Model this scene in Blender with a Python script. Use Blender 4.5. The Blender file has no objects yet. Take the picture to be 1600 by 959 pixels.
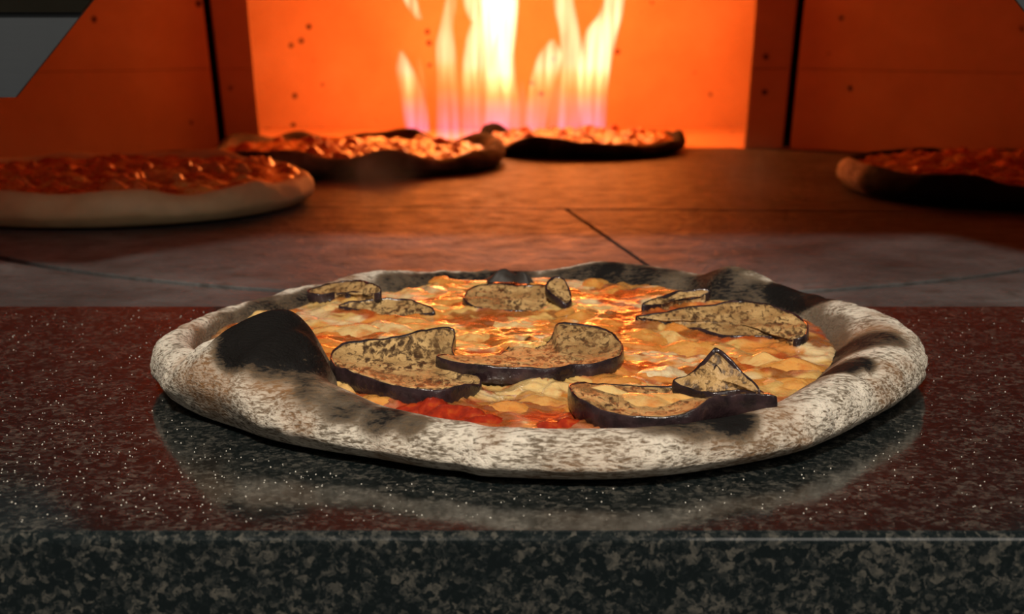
import bpy, math, random
import numpy as np

sc = bpy.context.scene
C = sc.collection
random.seed(7)
rng = np.random.default_rng(7)
PI = math.pi

# ------------------------------------------------------------------ camera
F_PX, CAM_H, HORIZON = 2250.0, 0.15, 20.0
PITCH = math.atan((479.5 - HORIZON) / F_PX)
cam = bpy.data.cameras.new('camera')
cam_o = bpy.data.objects.new('camera', cam)
C.objects.link(cam_o)
cam_o.location = (0, 0, CAM_H)
cam_o.rotation_euler = (PI / 2 - PITCH, 0, 0)
cam.sensor_width = 36.0
cam.lens = 36.0 * F_PX / 1600.0
cam.clip_start = 0.01
cam.dof.use_dof = True
cam.dof.focus_distance = 0.54
cam.dof.aperture_fstop = 17.0
sc.camera = cam_o

# ------------------------------------------------------------------ world, lamps, exposure
w = bpy.data.worlds.new('kitchen')
sc.world = w
w.use_nodes = True
bg = w.node_tree.nodes['Background']
bg.inputs[0].default_value = (1.0, 0.93, 0.84, 1)
bg.inputs[1].default_value = 0.09

def lamp(name, kind, loc, energy, color, size=0.1, target=None):
    l = bpy.data.lights.new(name, kind)
    l.energy = energy
    l.color = color
    if kind == 'AREA':
        l.shape = 'DISK'; l.size = size
    else:
        l.shadow_soft_size = size
    o = bpy.data.objects.new(name, l)
    C.objects.link(o)
    o.location = loc
    if target is not None:
        from mathutils import Vector
        o.rotation_euler = (Vector(target) - Vector(loc)).to_track_quat('-Z', 'Y').to_euler()
    return o

lamp('kitchen_lamp', 'AREA', (-0.22, -0.59, 1.40), 38.0, (1.0, 0.9, 0.77), 0.18, (0.0, 0.6, 0.0))
lamp('added_fill_light', 'AREA', (0.75, -0.55, 0.95), 7.5, (1.0, 0.91, 0.8), 1.1, (0.05, 0.6, 0.0))  # unseen soft fill, added to brighten the right side of the crust
for fx, fz, e in ((-0.15, 0.12, 0.9), (-0.07, 0.15, 1.0), (0.0, 0.17, 1.15), (0.07, 0.14, 1.0), (0.15, 0.16, 1.15)):
    lamp('fire_light', 'POINT', (fx, 1.73, fz), e, (1.0, 0.22, 0.03), 0.03)

sc.view_settings.view_transform = 'Standard'
sc.view_settings.look = 'None'
sc.view_settings.exposure = 0.0
sc.view_settings.gamma = 1.0
sc.view_settings.use_curve_mapping = False

# ------------------------------------------------------------------ measuring helpers
cp, sp = math.cos(PITCH), math.sin(PITCH)
def ray(px, py):
    u, v = (px - 800.0) / F_PX, (479.5 - py) / F_PX
    return np.array((u, cp + v * sp, -sp + v * cp))
def at_z(px, py, z=0.0):
    d = ray(px, py); t = (z - CAM_H) / d[2]
    return np.array((0, 0, CAM_H)) + d * t
def at_y(px, py, y):
    d = ray(px, py); t = y / d[1]
    return np.array((0, 0, CAM_H)) + d * t

# ------------------------------------------------------------------ noise (numpy)
def _hash(ix, iy, iz, s):
    h = (ix.astype(np.int64) * 374761393 + iy.astype(np.int64) * 668265263 + iz.astype(np.int64) * 2147483647 + s * 1274126177) & 0xffffffff
    h = ((h ^ (h >> 13)) * 1274126177) & 0xffffffff
    h = ((h ^ (h >> 16)) * 2246822519) & 0xffffffff
    return ((h ^ (h >> 15)) & 0xffffff) / float(0xffffff)
def vnoise(x, y, z=0.0, s=0):
    x, y, z = np.broadcast_arrays(np.asarray(x, float), np.asarray(y, float), np.asarray(z, float))
    ix, iy, iz = np.floor(x), np.floor(y), np.floor(z)
    fx, fy, fz = x - ix, y - iy, z - iz
    fx, fy, fz = [t * t * t * (t * (6 * t - 15) + 10) for t in (fx, fy, fz)]
    r = 0
    for a in (0, 1):
        for b in (0, 1):
            for c in (0, 1):
                wgt = (fx if a else 1 - fx) * (fy if b else 1 - fy) * (fz if c else 1 - fz)
                r = r + wgt * _hash(ix + a, iy + b, iz + c, s)
    return r * 2 - 1
def fbm(x, y, z=0.0, s=0, o=4):
    r, a, f = 0, 0.5, 1.0
    for k in range(o):
        r = r + a * vnoise(np.asarray(x) * f, np.asarray(y) * f, np.asarray(z) * f, s + k * 17)
        a *= 0.5; f *= 2.03
    return r
def worley(x, y, s=0):
    ix, iy = np.floor(x), np.floor(y)
    f1 = np.full(x.shape, 9.0); f2 = np.full(x.shape, 9.0); idv = np.zeros(x.shape)
    for a in (-1, 0, 1):
        for b in (-1, 0, 1):
            cx, cy = ix + a, iy + b
            px = cx + _hash(cx, cy, cx * 0, s); py = cy + _hash(cx, cy, cx * 0 + 1, s)
            d = np.hypot(x - px, y - py)
            cid = _hash(cx, cy, cx * 0 + 2, s)
            nearer = d < f1
            f2 = np.where(nearer, f1, np.minimum(f2, d))
            idv = np.where(nearer, cid, idv)
            f1 = np.where(nearer, d, f1)
    return f1, f2, idv
def sstep(a, b, x):
    t = np.clip((x - a) / (b - a), 0, 1)
    return t * t * (3 - 2 * t)
def table(pts, deg):
    """smooth periodic interpolation of (angle, value) pairs"""
    pts = sorted(pts)
    xs = np.array([p[0] for p in pts], float); ys = np.array([p[1] for p in pts], float)
    xs = np.concatenate((xs[-2:] - 360, xs, xs[:2] + 360)); ys = np.concatenate((ys[-2:], ys, ys[:2]))
    d = np.mod(deg, 360)
    i = np.clip(np.searchsorted(xs, d, side='right') - 1, 1, len(xs) - 3)
    t = (d - xs[i]) / (xs[i + 1] - xs[i]); t = t * t * (3 - 2 * t)
    return ys[i] * (1 - t) + ys[i + 1] * t

# ------------------------------------------------------------------ object helpers
def mesh_obj(name, V, Fc, mat, parent=None, smooth=True, attrs=None, loc=None):
    me = bpy.data.meshes.new(name)
    me.from_pydata([tuple(map(float, v)) for v in V], [], [tuple(int(i) for i in f) for f in Fc])
    if smooth:
        me.polygons.foreach_set('use_smooth', [True] * len(me.polygons))
    for k, arr in (attrs or {}).items():
        a = me.color_attributes.new(k, 'FLOAT_COLOR', 'POINT')
        arr = np.asarray(arr, float)
        if arr.shape[1] == 3:
            arr = np.concatenate((arr, np.ones((len(arr), 1))), 1)
        a.data.foreach_set('color', arr.ravel())
    me.materials.append(mat)
    me.update()
    o = bpy.data.objects.new(name, me)
    C.objects.link(o)
    if parent is not None:
        o.parent = parent
    if loc is not None:
        o.location = loc
    return o
def thing(name, label, cat, loc, group=None):
    o = bpy.data.objects.new(name, None)
    C.objects.link(o)
    o.location = loc
    o.empty_display_size = 0.02
    return tag(o, label, cat, group)
def tag(o, label, cat, group=None, kind=None):
    o['label'] = label; o['category'] = cat
    if group: o['group'] = group
    if kind: o['kind'] = kind
    return o
def struct(o):
    o['kind'] = 'structure'
    return o

def grid_faces(n, m, closed=True):
    """n rings of m points, ring index major"""
    i = np.arange(n - 1)[:, None]
    j = np.arange(m if closed else m - 1)[None, :]
    j2 = (j + 1) % m
    a = i * m + j; b = i * m + j2; c = (i + 1) * m + j2; d = (i + 1) * m + j
    return np.stack((a, b, c, d), -1).reshape(-1, 4)

def prism(poly, z0, z1, bev=0.0):
    """extruded polygon (ccw list of xy) with a chamfered top edge"""
    P = np.array(poly, float); n = len(P)
    V, Fc = [], []
    def ring(pts, z):
        b = len(V)
        V.extend([(p[0], p[1], z) for p in pts]); return b
    def inset(d):
        Q = []
        for i in range(n):
            a, b, c = P[i - 1], P[i], P[(i + 1) % n]
            e1 = (b - a) / (np.linalg.norm(b - a) + 1e-9); e2 = (c - b) / (np.linalg.norm(c - b) + 1e-9)
            n1 = np.array((-e1[1], e1[0])); n2 = np.array((-e2[1], e2[0]))
            k = 1 + n1 @ n2
            Q.append(b + d * (n1 + n2) / max(k, 0.3))
        return Q
    r = [ring(P, z0), ring(P, z1 - bev)]
    if bev > 0: r.append(ring(inset(bev), z1))
    for a, b in zip(r[:-1], r[1:]):
        for i in range(n):
            j = (i + 1) % n
            Fc.append((a + i, a + j, b + j, b + i))
    Fc.append(tuple(range(r[-1], r[-1] + n)))
    Fc.append(tuple(reversed(range(r[0], r[0] + n))))
    return V, Fc
def clip(poly, a, b, c):
    """keep a*x+b*y+c >= 0"""
    out = []
    for i in range(len(poly)):
        p, q = poly[i], poly[(i + 1) % len(poly)]
        dp, dq = a * p[0] + b * p[1] + c, a * q[0] + b * q[1] + c
        if dp >= 0: out.append(p)
        if dp * dq < 0:
            t = dp / (dp - dq)
            out.append((p[0] + t * (q[0] - p[0]), p[1] + t * (q[1] - p[1])))
    return out
def box(x0, x1, y0, y1, z0, z1, bev=0.0):
    return prism([(x0, y0), (x1, y0), (x1, y1), (x0, y1)], z0, z1, bev)

# ------------------------------------------------------------------ materials
class NT:
    def __init__(s, name):
        s.m = bpy.data.materials.new(name); s.m.use_nodes = True
        s.t = s.m.node_tree; s.n = s.t.nodes; s.l = s.t.links
        s.b = s.n['Principled BSDF']; s.out = s.n['Material Output']
    def add(s, typ, **kw):
        nd = s.n.new(typ)
        for k, v in kw.items():
            if isinstance(k, str) and hasattr(nd, k): setattr(nd, k, v)
        return nd
    def link(s, a, b): s.l.new(a, b)
    def coord(s, kind='Object', scale=(1, 1, 1), rot=(0, 0, 0)):
        tc = s.add('ShaderNodeTexCoord'); mp = s.add('ShaderNodeMapping')
        mp.inputs['Scale'].default_value = scale; mp.inputs['Rotation'].default_value = rot
        s.link(tc.outputs[kind], mp.inputs[0]); return mp.outputs[0]
    def noise(s, vec, scale, detail=4, rough=0.55, dist=0.0):
        nd = s.add('ShaderNodeTexNoise')
        nd.inputs['Scale'].default_value = scale; nd.inputs['Detail'].default_value = detail
        nd.inputs['Roughness'].default_value = rough; nd.inputs['Distortion'].default_value = dist
        s.link(vec, nd.inputs['Vector']); return nd.outputs[0]
    def voro(s, vec, scale, feature='F1', out='Distance', rand=1.0):
        nd = s.add('ShaderNodeTexVoronoi'); nd.feature = feature
        nd.inputs['Scale'].default_value = scale; nd.inputs['Randomness'].default_value = rand
        s.link(vec, nd.inputs['Vector']); return nd.outputs[out]
    def ramp(s, fac, stops):
        nd = s.add('ShaderNodeValToRGB'); e = nd.color_ramp.elements
        while len(e) < len(stops): e.new(0.5)
        for k, (p, c) in enumerate(stops):
            e[k].position = p
            e[k].color = (c, c, c, 1) if not hasattr(c, '__len__') else (*c[:3], 1)
        s.link(fac, nd.inputs[0]); return nd.outputs[0]
    def mix(s, fac, a, b, blend='MIX'):
        nd = s.add('ShaderNodeMix'); nd.data_type = 'RGBA'; nd.blend_type = blend
        for v, i in ((fac, 0), (a, 6), (b, 7)):
            if hasattr(v, 'is_linked'): s.link(v, nd.inputs[i])
            elif i == 0: nd.inputs[i].default_value = v
            else: nd.inputs[i].default_value = (*v[:3], 1)
        return nd.outputs[2]
    def math(s, op, a, b=0.0):
        nd = s.add('ShaderNodeMath'); nd.operation = op
        for v, i in ((a, 0), (b, 1)):
            if hasattr(v, 'is_linked'): s.link(v, nd.inputs[i])
            else: nd.inputs[i].default_value = v
        return nd.outputs[0]
    def bump(s, h, strength=0.5, dist=0.001, prev=None):
        nd = s.add('ShaderNodeBump')
        nd.inputs['Strength'].default_value = strength; nd.inputs['Distance'].default_value = dist
        s.link(h, nd.inputs['Height'])
        if prev is not None: s.link(prev, nd.inputs['Normal'])
        s.link(nd.outputs[0], s.b.inputs['Normal']); return nd.outputs[0]
    def set(s, **kw):
        for k, v in kw.items():
            i = s.b.inputs[k.replace('_', ' ')]
            if hasattr(v, 'is_linked'): s.link(v, i)
            elif hasattr(v, '__len__'): i.default_value = (*v[:3], 1) if len(i.default_value) == 4 else v
            else: i.default_value = v
        return s
    def attr(s, name):
        nd = s.add('ShaderNodeAttribute'); nd.attribute_name = name; return nd
    def sep(s, col):
        nd = s.add('ShaderNodeSeparateColor'); s.link(col, nd.inputs[0]); return nd.outputs

def m_refractory():
    k = NT('refractory_stone'); v = k.coord('Object')
    n1 = k.noise(v, 9, 6, 0.6); n2 = k.noise(v, 60, 5)
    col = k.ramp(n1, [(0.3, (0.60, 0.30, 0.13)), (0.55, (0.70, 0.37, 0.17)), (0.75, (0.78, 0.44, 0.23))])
    pits = k.ramp(k.voro(v, 34), [(0.0, 1.0), (0.08, 1.0), (0.16, 0.0)])
    gate = k.ramp(k.noise(v, 16, 2), [(0.47, 0.0), (0.53, 1.0)])
    pit = k.math('MULTIPLY', pits, gate)
    col = k.mix(pit, col, (0.10, 0.04, 0.02))
    k.set(Base_Color=col, Roughness=0.85)
    h = k.math('SUBTRACT', k.math('MULTIPLY', n2, 0.35), pit)
    k.bump(h, 0.6, 0.002)
    return k.m
def m_floor_stone():
    k = NT('oven_floor_stone'); v = k.coord('Object')
    n1 = k.noise(v, 7, 6, 0.62); n2 = k.noise(v, 45, 6, 0.65); n3 = k.noise(v, 160, 4)
    col = k.ramp(n1, [(0.32, (0.026, 0.025, 0.024)), (0.5, (0.064, 0.061, 0.060)), (0.68, (0.115, 0.110, 0.108))])
    col = k.mix(k.ramp(n2, [(0.52, 0.0), (0.68, 0.7)]), col, (0.035, 0.027, 0.022))
    k.set(Base_Color=col, Roughness=k.ramp(n2, [(0.3, 0.42), (0.7, 0.62)]))
    k.b.inputs['Specular IOR Level'].default_value = 0.2
    k.bump(k.math('ADD', k.math('MULTIPLY', n2, 1.0), k.math('MULTIPLY', n3, 0.3)), 0.9, 0.0030)
    return k.m
def m_plain(name, col, rough=0.7, metal=0.0):
    k = NT(name); v = k.coord('Object'); n = k.noise(v, 80, 4)
    c = k.mix(n, tuple(x * 0.8 for x in col), tuple(min(1, x * 1.2) for x in col))
    k.set(Base_Color=c, Roughness=rough, Metallic=metal)
    k.bump(n, 0.2, 0.0005)
    return k.m
def m_granite():
    k = NT('dark_granite'); v = k.coord('Object')
    wn = k.add('ShaderNodeTexNoise'); wn.inputs['Scale'].default_value = 330; wn.inputs['Detail'].default_value = 3; k.link(v, wn.inputs['Vector'])
    wv = k.add('ShaderNodeVectorMath'); wv.operation = 'MULTIPLY_ADD'; k.link(wn.outputs['Color'], wv.inputs[0]); wv.inputs[1].default_value = (0.0045,) * 3; k.link(v, wv.inputs[2])
    vv = wv.outputs[0]
    c1 = k.sep(k.voro(vv, 480, 'F1', 'Color')); c2 = k.sep(k.voro(vv, 1000, 'F1', 'Color'))
    big = k.noise(v, 60, 4, 0.6); n3 = k.noise(v, 500, 3)
    q = k.math('ADD', k.math('MULTIPLY', c1[0], 0.62), k.math('MULTIPLY', c2[0], 0.38))
    q = k.math('ADD', q, k.math('MULTIPLY', k.math('SUBTRACT', big, 0.5), 0.8))
    base = k.ramp(q, [(0.34, (0.003, 0.0055, 0.006)), (0.50, (0.007, 0.010, 0.0105)), (0.62, (0.016, 0.018, 0.017)), (0.76, (0.034, 0.034, 0.030)), (0.95, (0.062, 0.058, 0.048))])
    tan = k.ramp(k.math('ADD', c1[1], k.math('MULTIPLY', big, 0.3)), [(1.06, 0.0), (1.10, 0.7)])
    base = k.mix(tan, base, (0.050, 0.040, 0.023))
    k.set(Base_Color=base, Roughness=k.ramp(n3, [(0.35, 0.09), (0.7, 0.15)]))
    k.b.inputs['IOR'].default_value = 1.46
    k.bump(n3, 0.03, 0.0004)
    return k.m
def m_crust():
    k = NT('floured_crust')
    ms = k.sep(k.attr('mask').outputs['Color'])
    v = k.coord('Object', (1.0, 1.0, 1.0)); vs = k.coord('Object', (0.42, 1.0, 1.7), (0.15, 0.70, 0.2))
    st = k.noise(vs, 620, 3, 0.65, 0.4); patch = k.noise(v, 55, 4, 0.6); fine = k.noise(v, 1100, 3)
    flour = k.mix(patch, (0.40, 0.345, 0.27), (0.72, 0.655, 0.555))
    # flour rubbed away in short streaks that show the baked dough
    k2 = k.math('ADD', k.math('MULTIPLY', k.math('SUBTRACT', patch, 0.5), 0.42), st)
    rub = k.ramp(k2, [(0.36, 1.0), (0.45, 0.6), (0.53, 0.0)])
    col = k.mix(rub, flour, (0.11, 0.083, 0.055))
    brown = k.math('MULTIPLY', ms[1], k.ramp(st, [(0.3, 1.0), (0.75, 0.45)]))
    col = k.mix(brown, col, (0.20, 0.095, 0.035))
    ch = k.math('ADD', ms[0], k.math('MULTIPLY', k.math('SUBTRACT', st, 0.5), k.math('MULTIPLY', ms[0], 1.6)))
    col = k.mix(k.ramp(ch, [(0.08, 0.0), (0.36, 0.9)]), col, (0.105, 0.070, 0.040))
    col = k.mix(k.ramp(ch, [(0.28, 0.0), (0.65, 1.0)]), col, (0.006, 0.005, 0.0045))
    k.set(Base_Color=col, Roughness=0.75)
    sp_ = k.n.new('ShaderNodeMath'); sp_.operation = 'MULTIPLY_ADD'; k.link(ms[0], sp_.inputs[0]); sp_.inputs[1].default_value = -0.2; sp_.inputs[2].default_value = 0.28
    k.link(sp_.outputs[0], k.b.inputs['Specular IOR Level'])
    k.b.inputs['Subsurface Weight'].default_value = 0.04
    k.b.inputs['Subsurface Scale'].default_value = 0.004
    b1 = k.bump(k.math('ADD', st, k.math('MULTIPLY', fine, 0.4)), 0.8, 0.0012)
    return k.m
def m_cheese(name='melted_cheese', attr=True, tint=None):
    k = NT(name); v = k.coord('Object')
    n1 = k.noise(v, 160, 5, 0.6, 0.4); n2 = k.noise(v, 420, 3); n0 = k.noise(v, 70, 4, 0.6, 0.5)
    if attr:
        col = k.attr('tint').outputs['Color']
    else:
        oi = k.add('ShaderNodeObjectInfo')
        a = k.ramp(oi.outputs['Random'], tint)
        br = k.ramp(n0, [(0.50, 0.0), (0.66, 0.85)])
        col = k.mix(br, a, (0.50, 0.16, 0.028))
        col = k.mix(k.ramp(n1, [(0.62, 0.0), (0.72, 0.8)]), col, (0.24, 0.06, 0.012))
    col = k.mix(k.ramp(n1, [(0.35, 0.35), (0.6, 0.0)]), col, k.mix(0.5, col, (0.55, 0.2, 0.04)))
    k.set(Base_Color=col, Roughness=k.ramp(n2, [(0.3, 0.20), (0.7, 0.32)]))
    k.b.inputs['Coat Weight'].default_value = 1.0; k.b.inputs['Coat Roughness'].default_value = 0.15
    k.b.inputs['Subsurface Weight'].default_value = 0.18
    k.b.inputs['Subsurface Radius'].default_value = (1.0, 0.5, 0.2)
    k.b.inputs['Subsurface Scale'].default_value = 0.003
    k.bump(k.math('ADD', n1, k.math('MULTIPLY', n2, 0.3)), 0.5, 0.0014)
    return k.m
def m_sauce():
    k = NT('tomato_sauce'); v = k.coord('Object'); n = k.noise(v, 220, 4)
    k.set(Base_Color=k.ramp(n, [(0.3, (0.16, 0.010, 0.003)), (0.55, (0.30, 0.022, 0.005)), (0.75, (0.42, 0.075, 0.010))]), Roughness=0.18)
    k.b.inputs['Subsurface Weight'].default_value = 0.1
    k.b.inputs['Subsurface Scale'].default_value = 0.002
    k.bump(n, 0.4, 0.001)
    return k.m
def m_flesh():
    k = NT('grilled_aubergine_flesh'); v = k.coord('Object', (1, 1, 1)); vs = k.coord('Object', (1.0, 0.45, 1.0), (0, 0, -0.5))
    n = k.noise(v, 70, 4); st = k.noise(vs, 420, 4, 0.62, 0.4); f = k.noise(v, 700, 3); big = k.noise(v, 75, 3, 0.6, 0.6)
    col = k.mix(k.ramp(n, [(0.35, 0.0), (0.65, 1.0)]), (0.29, 0.16, 0.055), (0.54, 0.35, 0.145))
    q = k.math('ADD', st, k.math('MULTIPLY', k.math('SUBTRACT', big, 0.5), 0.55))
    col = k.mix(k.ramp(q, [(0.49, 0.0), (0.56, 0.7), (0.66, 1.0)]), col, (0.042, 0.020, 0.007))
    col = k.mix(k.ramp(k.noise(v, 38, 2), [(0.5, 0.0), (0.70, 0.7)]), col, (0.16, 0.085, 0.028))
    k.set(Base_Color=col, Roughness=k.ramp(f, [(0.3, 0.40), (0.7, 0.60)]))
    k.bump(k.math('ADD', k.math('SUBTRACT', 1.0, q), k.math('MULTIPLY', f, 0.35)), 0.7, 0.0016)
    return k.m
def m_skin():
    k = NT('aubergine_skin'); v = k.coord('Object'); n = k.noise(v, 150, 4)
    k.set(Base_Color=k.ramp(n, [(0.35, (0.010, 0.006, 0.007)), (0.6, (0.030, 0.016, 0.018)), (0.8, (0.07, 0.035, 0.03))]), Roughness=0.22)
    k.bump(n, 0.6, 0.0016)
    return k.m
def m_flame():
    k = NT('gas_flame'); k.n.remove(k.b)
    g = k.add('ShaderNodeNewGeometry'); sx = k.add('ShaderNodeSeparateXYZ'); k.link(g.outputs['Position'], sx.inputs[0])
    oi = k.add('ShaderNodeObjectInfo'); oc = k.sep(oi.outputs['Color'])
    # height up the flame, stretched by the flame's own scale (object colour green)
    zz = k.math('MULTIPLY', sx.outputs['Z'], k.math('MULTIPLY', oc[1], 10.0))
    n = k.noise(k.coord('Object', (1.6, 1, 0.12)), 90, 2)
    zz = k.math('ADD', zz, k.math('MULTIPLY', k.math('SUBTRACT', n, 0.5), 0.25))
    col = k.ramp(zz, [(0.0, (0.60, 0.30, 0.95)), (0.40, (0.80, 0.44, 0.66)), (0.64, (1.0, 0.72, 0.26)), (0.85, (1.0, 0.84, 0.34)), (1.0, (1.0, 0.92, 0.52))])
    stg = k.ramp(zz, [(0.0, 0.50), (0.4, 0.32), (0.62, 0.34), (0.95, 0.90)])
    stk = k.math('MULTIPLY', stg, k.ramp(n, [(0.38, 0.25), (0.62, 1.0)]))
    e = k.add('ShaderNodeEmission')
    k.link(col, e.inputs[0]); k.link(k.math('MULTIPLY', k.math('MULTIPLY', stk, oc[0]), 84.0), e.inputs[1])
    k.link(e.outputs[0], k.out.inputs['Volume'])
    return k.m
def m_steel():
    k = NT('brushed_steel'); v = k.coord('Object', (1, 1, 12)); n = k.noise(v, 40, 4); s = k.noise(k.coord('Object'), 14, 4)
    k.set(Base_Color=k.mix(s, (0.012, 0.0155, 0.019), (0.022, 0.027, 0.032)), Roughness=0.6, Metallic=0.0)
    k.bump(n, 0.08, 0.0005)
    return k.m

REFR, FLOOR, GRAN = m_refractory(), m_floor_stone(), m_granite()
JOINT = m_plain('dark_joint', (0.007, 0.005, 0.004), 0.95)
JOINT.node_tree.nodes['Principled BSDF'].inputs['Specular IOR Level'].default_value = 0.03
CRUST, CHEESE, SAUCE, FLESH, SKIN = m_crust(), m_cheese(), m_sauce(), m_flesh(), m_skin()
LUMP = m_cheese('cheese_lump', False, [(0.0, (0.68, 0.56, 0.34)), (0.35, (0.64, 0.44, 0.17)), (0.7, (0.60, 0.29, 0.065)), (1.0, (0.56, 0.20, 0.035))])
REDLUMP = m_cheese('browned_topping', False, [(0.0, (0.46, 0.09, 0.025)), (0.5, (0.36, 0.05, 0.014)), (1.0, (0.55, 0.22, 0.08))])
BAKED = m_cheese('baked_topping')
for _m in (REDLUMP, BAKED):
    _m.node_tree.nodes['Principled BSDF'].inputs['Coat Weight'].default_value = 0.15
FLAME, STEEL = m_flame(), m_steel()
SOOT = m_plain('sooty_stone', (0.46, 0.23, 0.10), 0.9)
DOUGH = m_plain('pale_dough', (0.44, 0.32, 0.17), 0.6)
BLACK = m_plain('burnt_dough', (0.018, 0.013, 0.010), 0.6)
FLOURM = m_plain('flour_grain', (0.62, 0.58, 0.5), 0.6)
DARKBAND = m_plain('dark_band', (0.007, 0.006, 0.004), 0.95)
DARKBAND.node_tree.nodes['Principled BSDF'].inputs['Specular IOR Level'].default_value = 0.05

# ------------------------------------------------------------------ oven shell
Y_EDGE = at_z(800, 835)[1]          # front edge of the granite
Y_SILL = at_z(800, 478)[1]          # where the oven stone starts
Y_WALL = at_z(800, 232)[1]          # back wall

# granite worktop, profile swept along x
prof = []
r = 0.0035
yb, zb = Y_SILL - 0.0015, -0.30
prof.append((yb, zb)); prof.append((Y_EDGE, zb)); prof.append((Y_EDGE, -0.15)); prof.append((Y_EDGE, -r))
for a in np.linspace(0, PI / 2, 8)[1:]:
    prof.append((Y_EDGE + r - r * math.cos(a), -r + r * math.sin(a)))
prof.append((Y_EDGE + 0.1, 0)); prof.append((yb, 0))
V = []; xs = (-0.9, 0.9)
for x in xs:
    V += [(x, y, z) for y, z in prof]
n = len(prof)
Fc = [(i, (i + 1) % n, n + (i + 1) % n, n + i) for i in range(n)] + [tuple(range(n - 1, -1, -1)), tuple(range(n, 2 * n))]
gran = mesh_obj('granite_worktop', V, Fc, GRAN, smooth=False)
for p in gran.data.polygons:
    p.use_smooth = False
tag(gran, 'polished dark speckled granite worktop in front of the oven mouth', 'worktop')

# oven floor: bed + stones
bedV, bedF = box(-0.85, 0.85, Y_SILL, 2.1, -0.06, -0.008)
floor = struct(mesh_obj('floor', bedV, bedF, JOINT, smooth=False))
R_D, CX_D = 0.50, 0.02
CY_D = at_z(850, 462)[1] + R_D
def arc(r, a0, a1, nn):
    return [(CX_D + r * math.cos(a), CY_D + r * math.sin(a)) for a in np.linspace(a0, a1, nn)]
disc = arc(R_D, 0, 2 * PI, 121)[:-1]
p1, p2 = at_z(888, 327), at_z(1012, 412)
def line(p, q):                       # left side of p->q is positive
    a, b = -(q[1] - p[1]), q[0] - p[0]
    l = math.hypot(a, b); a, b = a / l, b / l
    return a, b, -(a * p[0] + b * p[1])
g = 0.0016
y_far = at_z(800, 324)[1]
L1 = line(p2, p1)                     # left of the diagonal joint
def half(poly, L, s, gap=g):
    return clip(poly, s * L[0], s * L[1], s * L[2] - gap)
H1 = (0.06, 1.0, -y_far - 0.0); H1 = tuple(v / math.hypot(0.06, 1.0) for v in H1)
near, far = half(disc, H1, -1, 0.0004), half(disc, H1, 1, 0.0004)
V1 = line((-0.02, y_far), (-0.05, 2.0))
stones = [half(near, L1, 1), half(near, L1, -1), far]
# split the near stones once more where the photo shows a faint joint
q1, q2 = at_z(948, 350), at_z(1110, 374)
Q = line(q1, q2)
nr = half(half(near, L1, -1), Q, 1, 0.0008); nf = half(half(near, L1, -1), Q, -1, 0.0008)
stones = [stones[0], nr, nf, stones[2]]
tilts = (0.0, -0.0003, -0.0001, 0.0002)
for P, dz in zip(stones, tilts):
    if len(P) < 3: continue
    V, Fc = prism(P, -0.0075, 0.0 + dz - 0.0008, 0.0004)
    mesh_obj('floor_stone', V, Fc, FLOOR, floor, smooth=False)
# sill stones in front of the turning disc
for x0, x1 in ((-0.72, -0.33), (-0.328, 0.09), (0.092, 0.40), (0.402, 0.76)):
    pts = [(x0, Y_SILL + 0.0005), (x1, Y_SILL + 0.0005)]
    for x in np.linspace(x1, x0, 24):
        d = (R_D + 0.009) ** 2 - (x - CX_D) ** 2
        y = CY_D - math.sqrt(d) if d > 0 else CY_D
        pts.append((x, min(y, CY_D - 0.1)))
    V, Fc = prism(pts, -0.0075, -0.0008, 0.0004)
    mesh_obj('sill_stone', V, Fc, FLOOR, floor, smooth=False)
# outer ring behind the disc, corners
for sx in (-1, 1):
    pts = [(CX_D + sx * 0.82, CY_D - 0.1)] + [(CX_D + sx * (R_D + 0.004) * math.cos(a), CY_D + (R_D + 0.004) * math.sin(a)) for a in np.linspace(-0.2, PI / 2 - 0.55, 24)] + [(CX_D + sx * 0.5, 1.9), (CX_D + sx * 0.82, 1.9)]
    if sx < 0: pts = pts[::-1]
    V, Fc = prism(pts, -0.0075, -0.0008, 0.0012)
    mesh_obj('ring_stone', V, Fc, FLOOR, floor, smooth=False)
# floor of the fire recess
V, Fc = box(-0.40, 0.40, Y_WALL + 0.005, 2.0, -0.0075, 0.0006, 0.001)
mesh_obj('recess_stone', V, Fc, REFR, floor, smooth=False)

# walls: each a backing with separate slabs in front of it
Z_SEAM = at_y(800, 107, Y_WALL)[2]
Z_TOP = 0.31
def slabs(root, a, b, spans, thick=0.05, flare=0.0):
    """stone slabs standing side by side from floor point a to b; spans are (bottom0, bottom1, top0, top1) in metres along a->b, top at 0.165 m"""
    a, b = np.array(a, float), np.array(b, float)
    d = (b - a) / np.linalg.norm(b - a)
    nrm = np.array((d[1], -d[0]))         # faces the inside
    for b0, b1, t0, t1 in spans:
        for (z0, z1) in ((0.0, Z_SEAM - 0.0001), (Z_SEAM + 0.0001, Z_TOP)):
            off = 0.0
            V = []
            for ins, dep in ((0.0, -thick), (0.0, -0.0018), (0.0018, 0.0)):
                i2 = 0.0003 if ins else 0.0
                for u, z in ((0, z0), (1, z0), (1, z1), (0, z1)):
                    q = (b0 + (t0 - b0) * z / 0.165 + ins) if u == 0 else (b1 + (t1 - b1) * z / 0.165 - ins)
                    if dep == -thick: q += flare if u == 0 else -flare
                    zz = z + (i2 if z == z0 else -i2)
                    V.append((*(a + d * q + nrm * (dep + off)), zz))
            Fq = grid_faces(3, 4).tolist() + [(8, 9, 10, 11), (3, 2, 1, 0)]
            mesh_obj('wall_slab', V, Fq, REFR, root, smooth=False)
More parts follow.
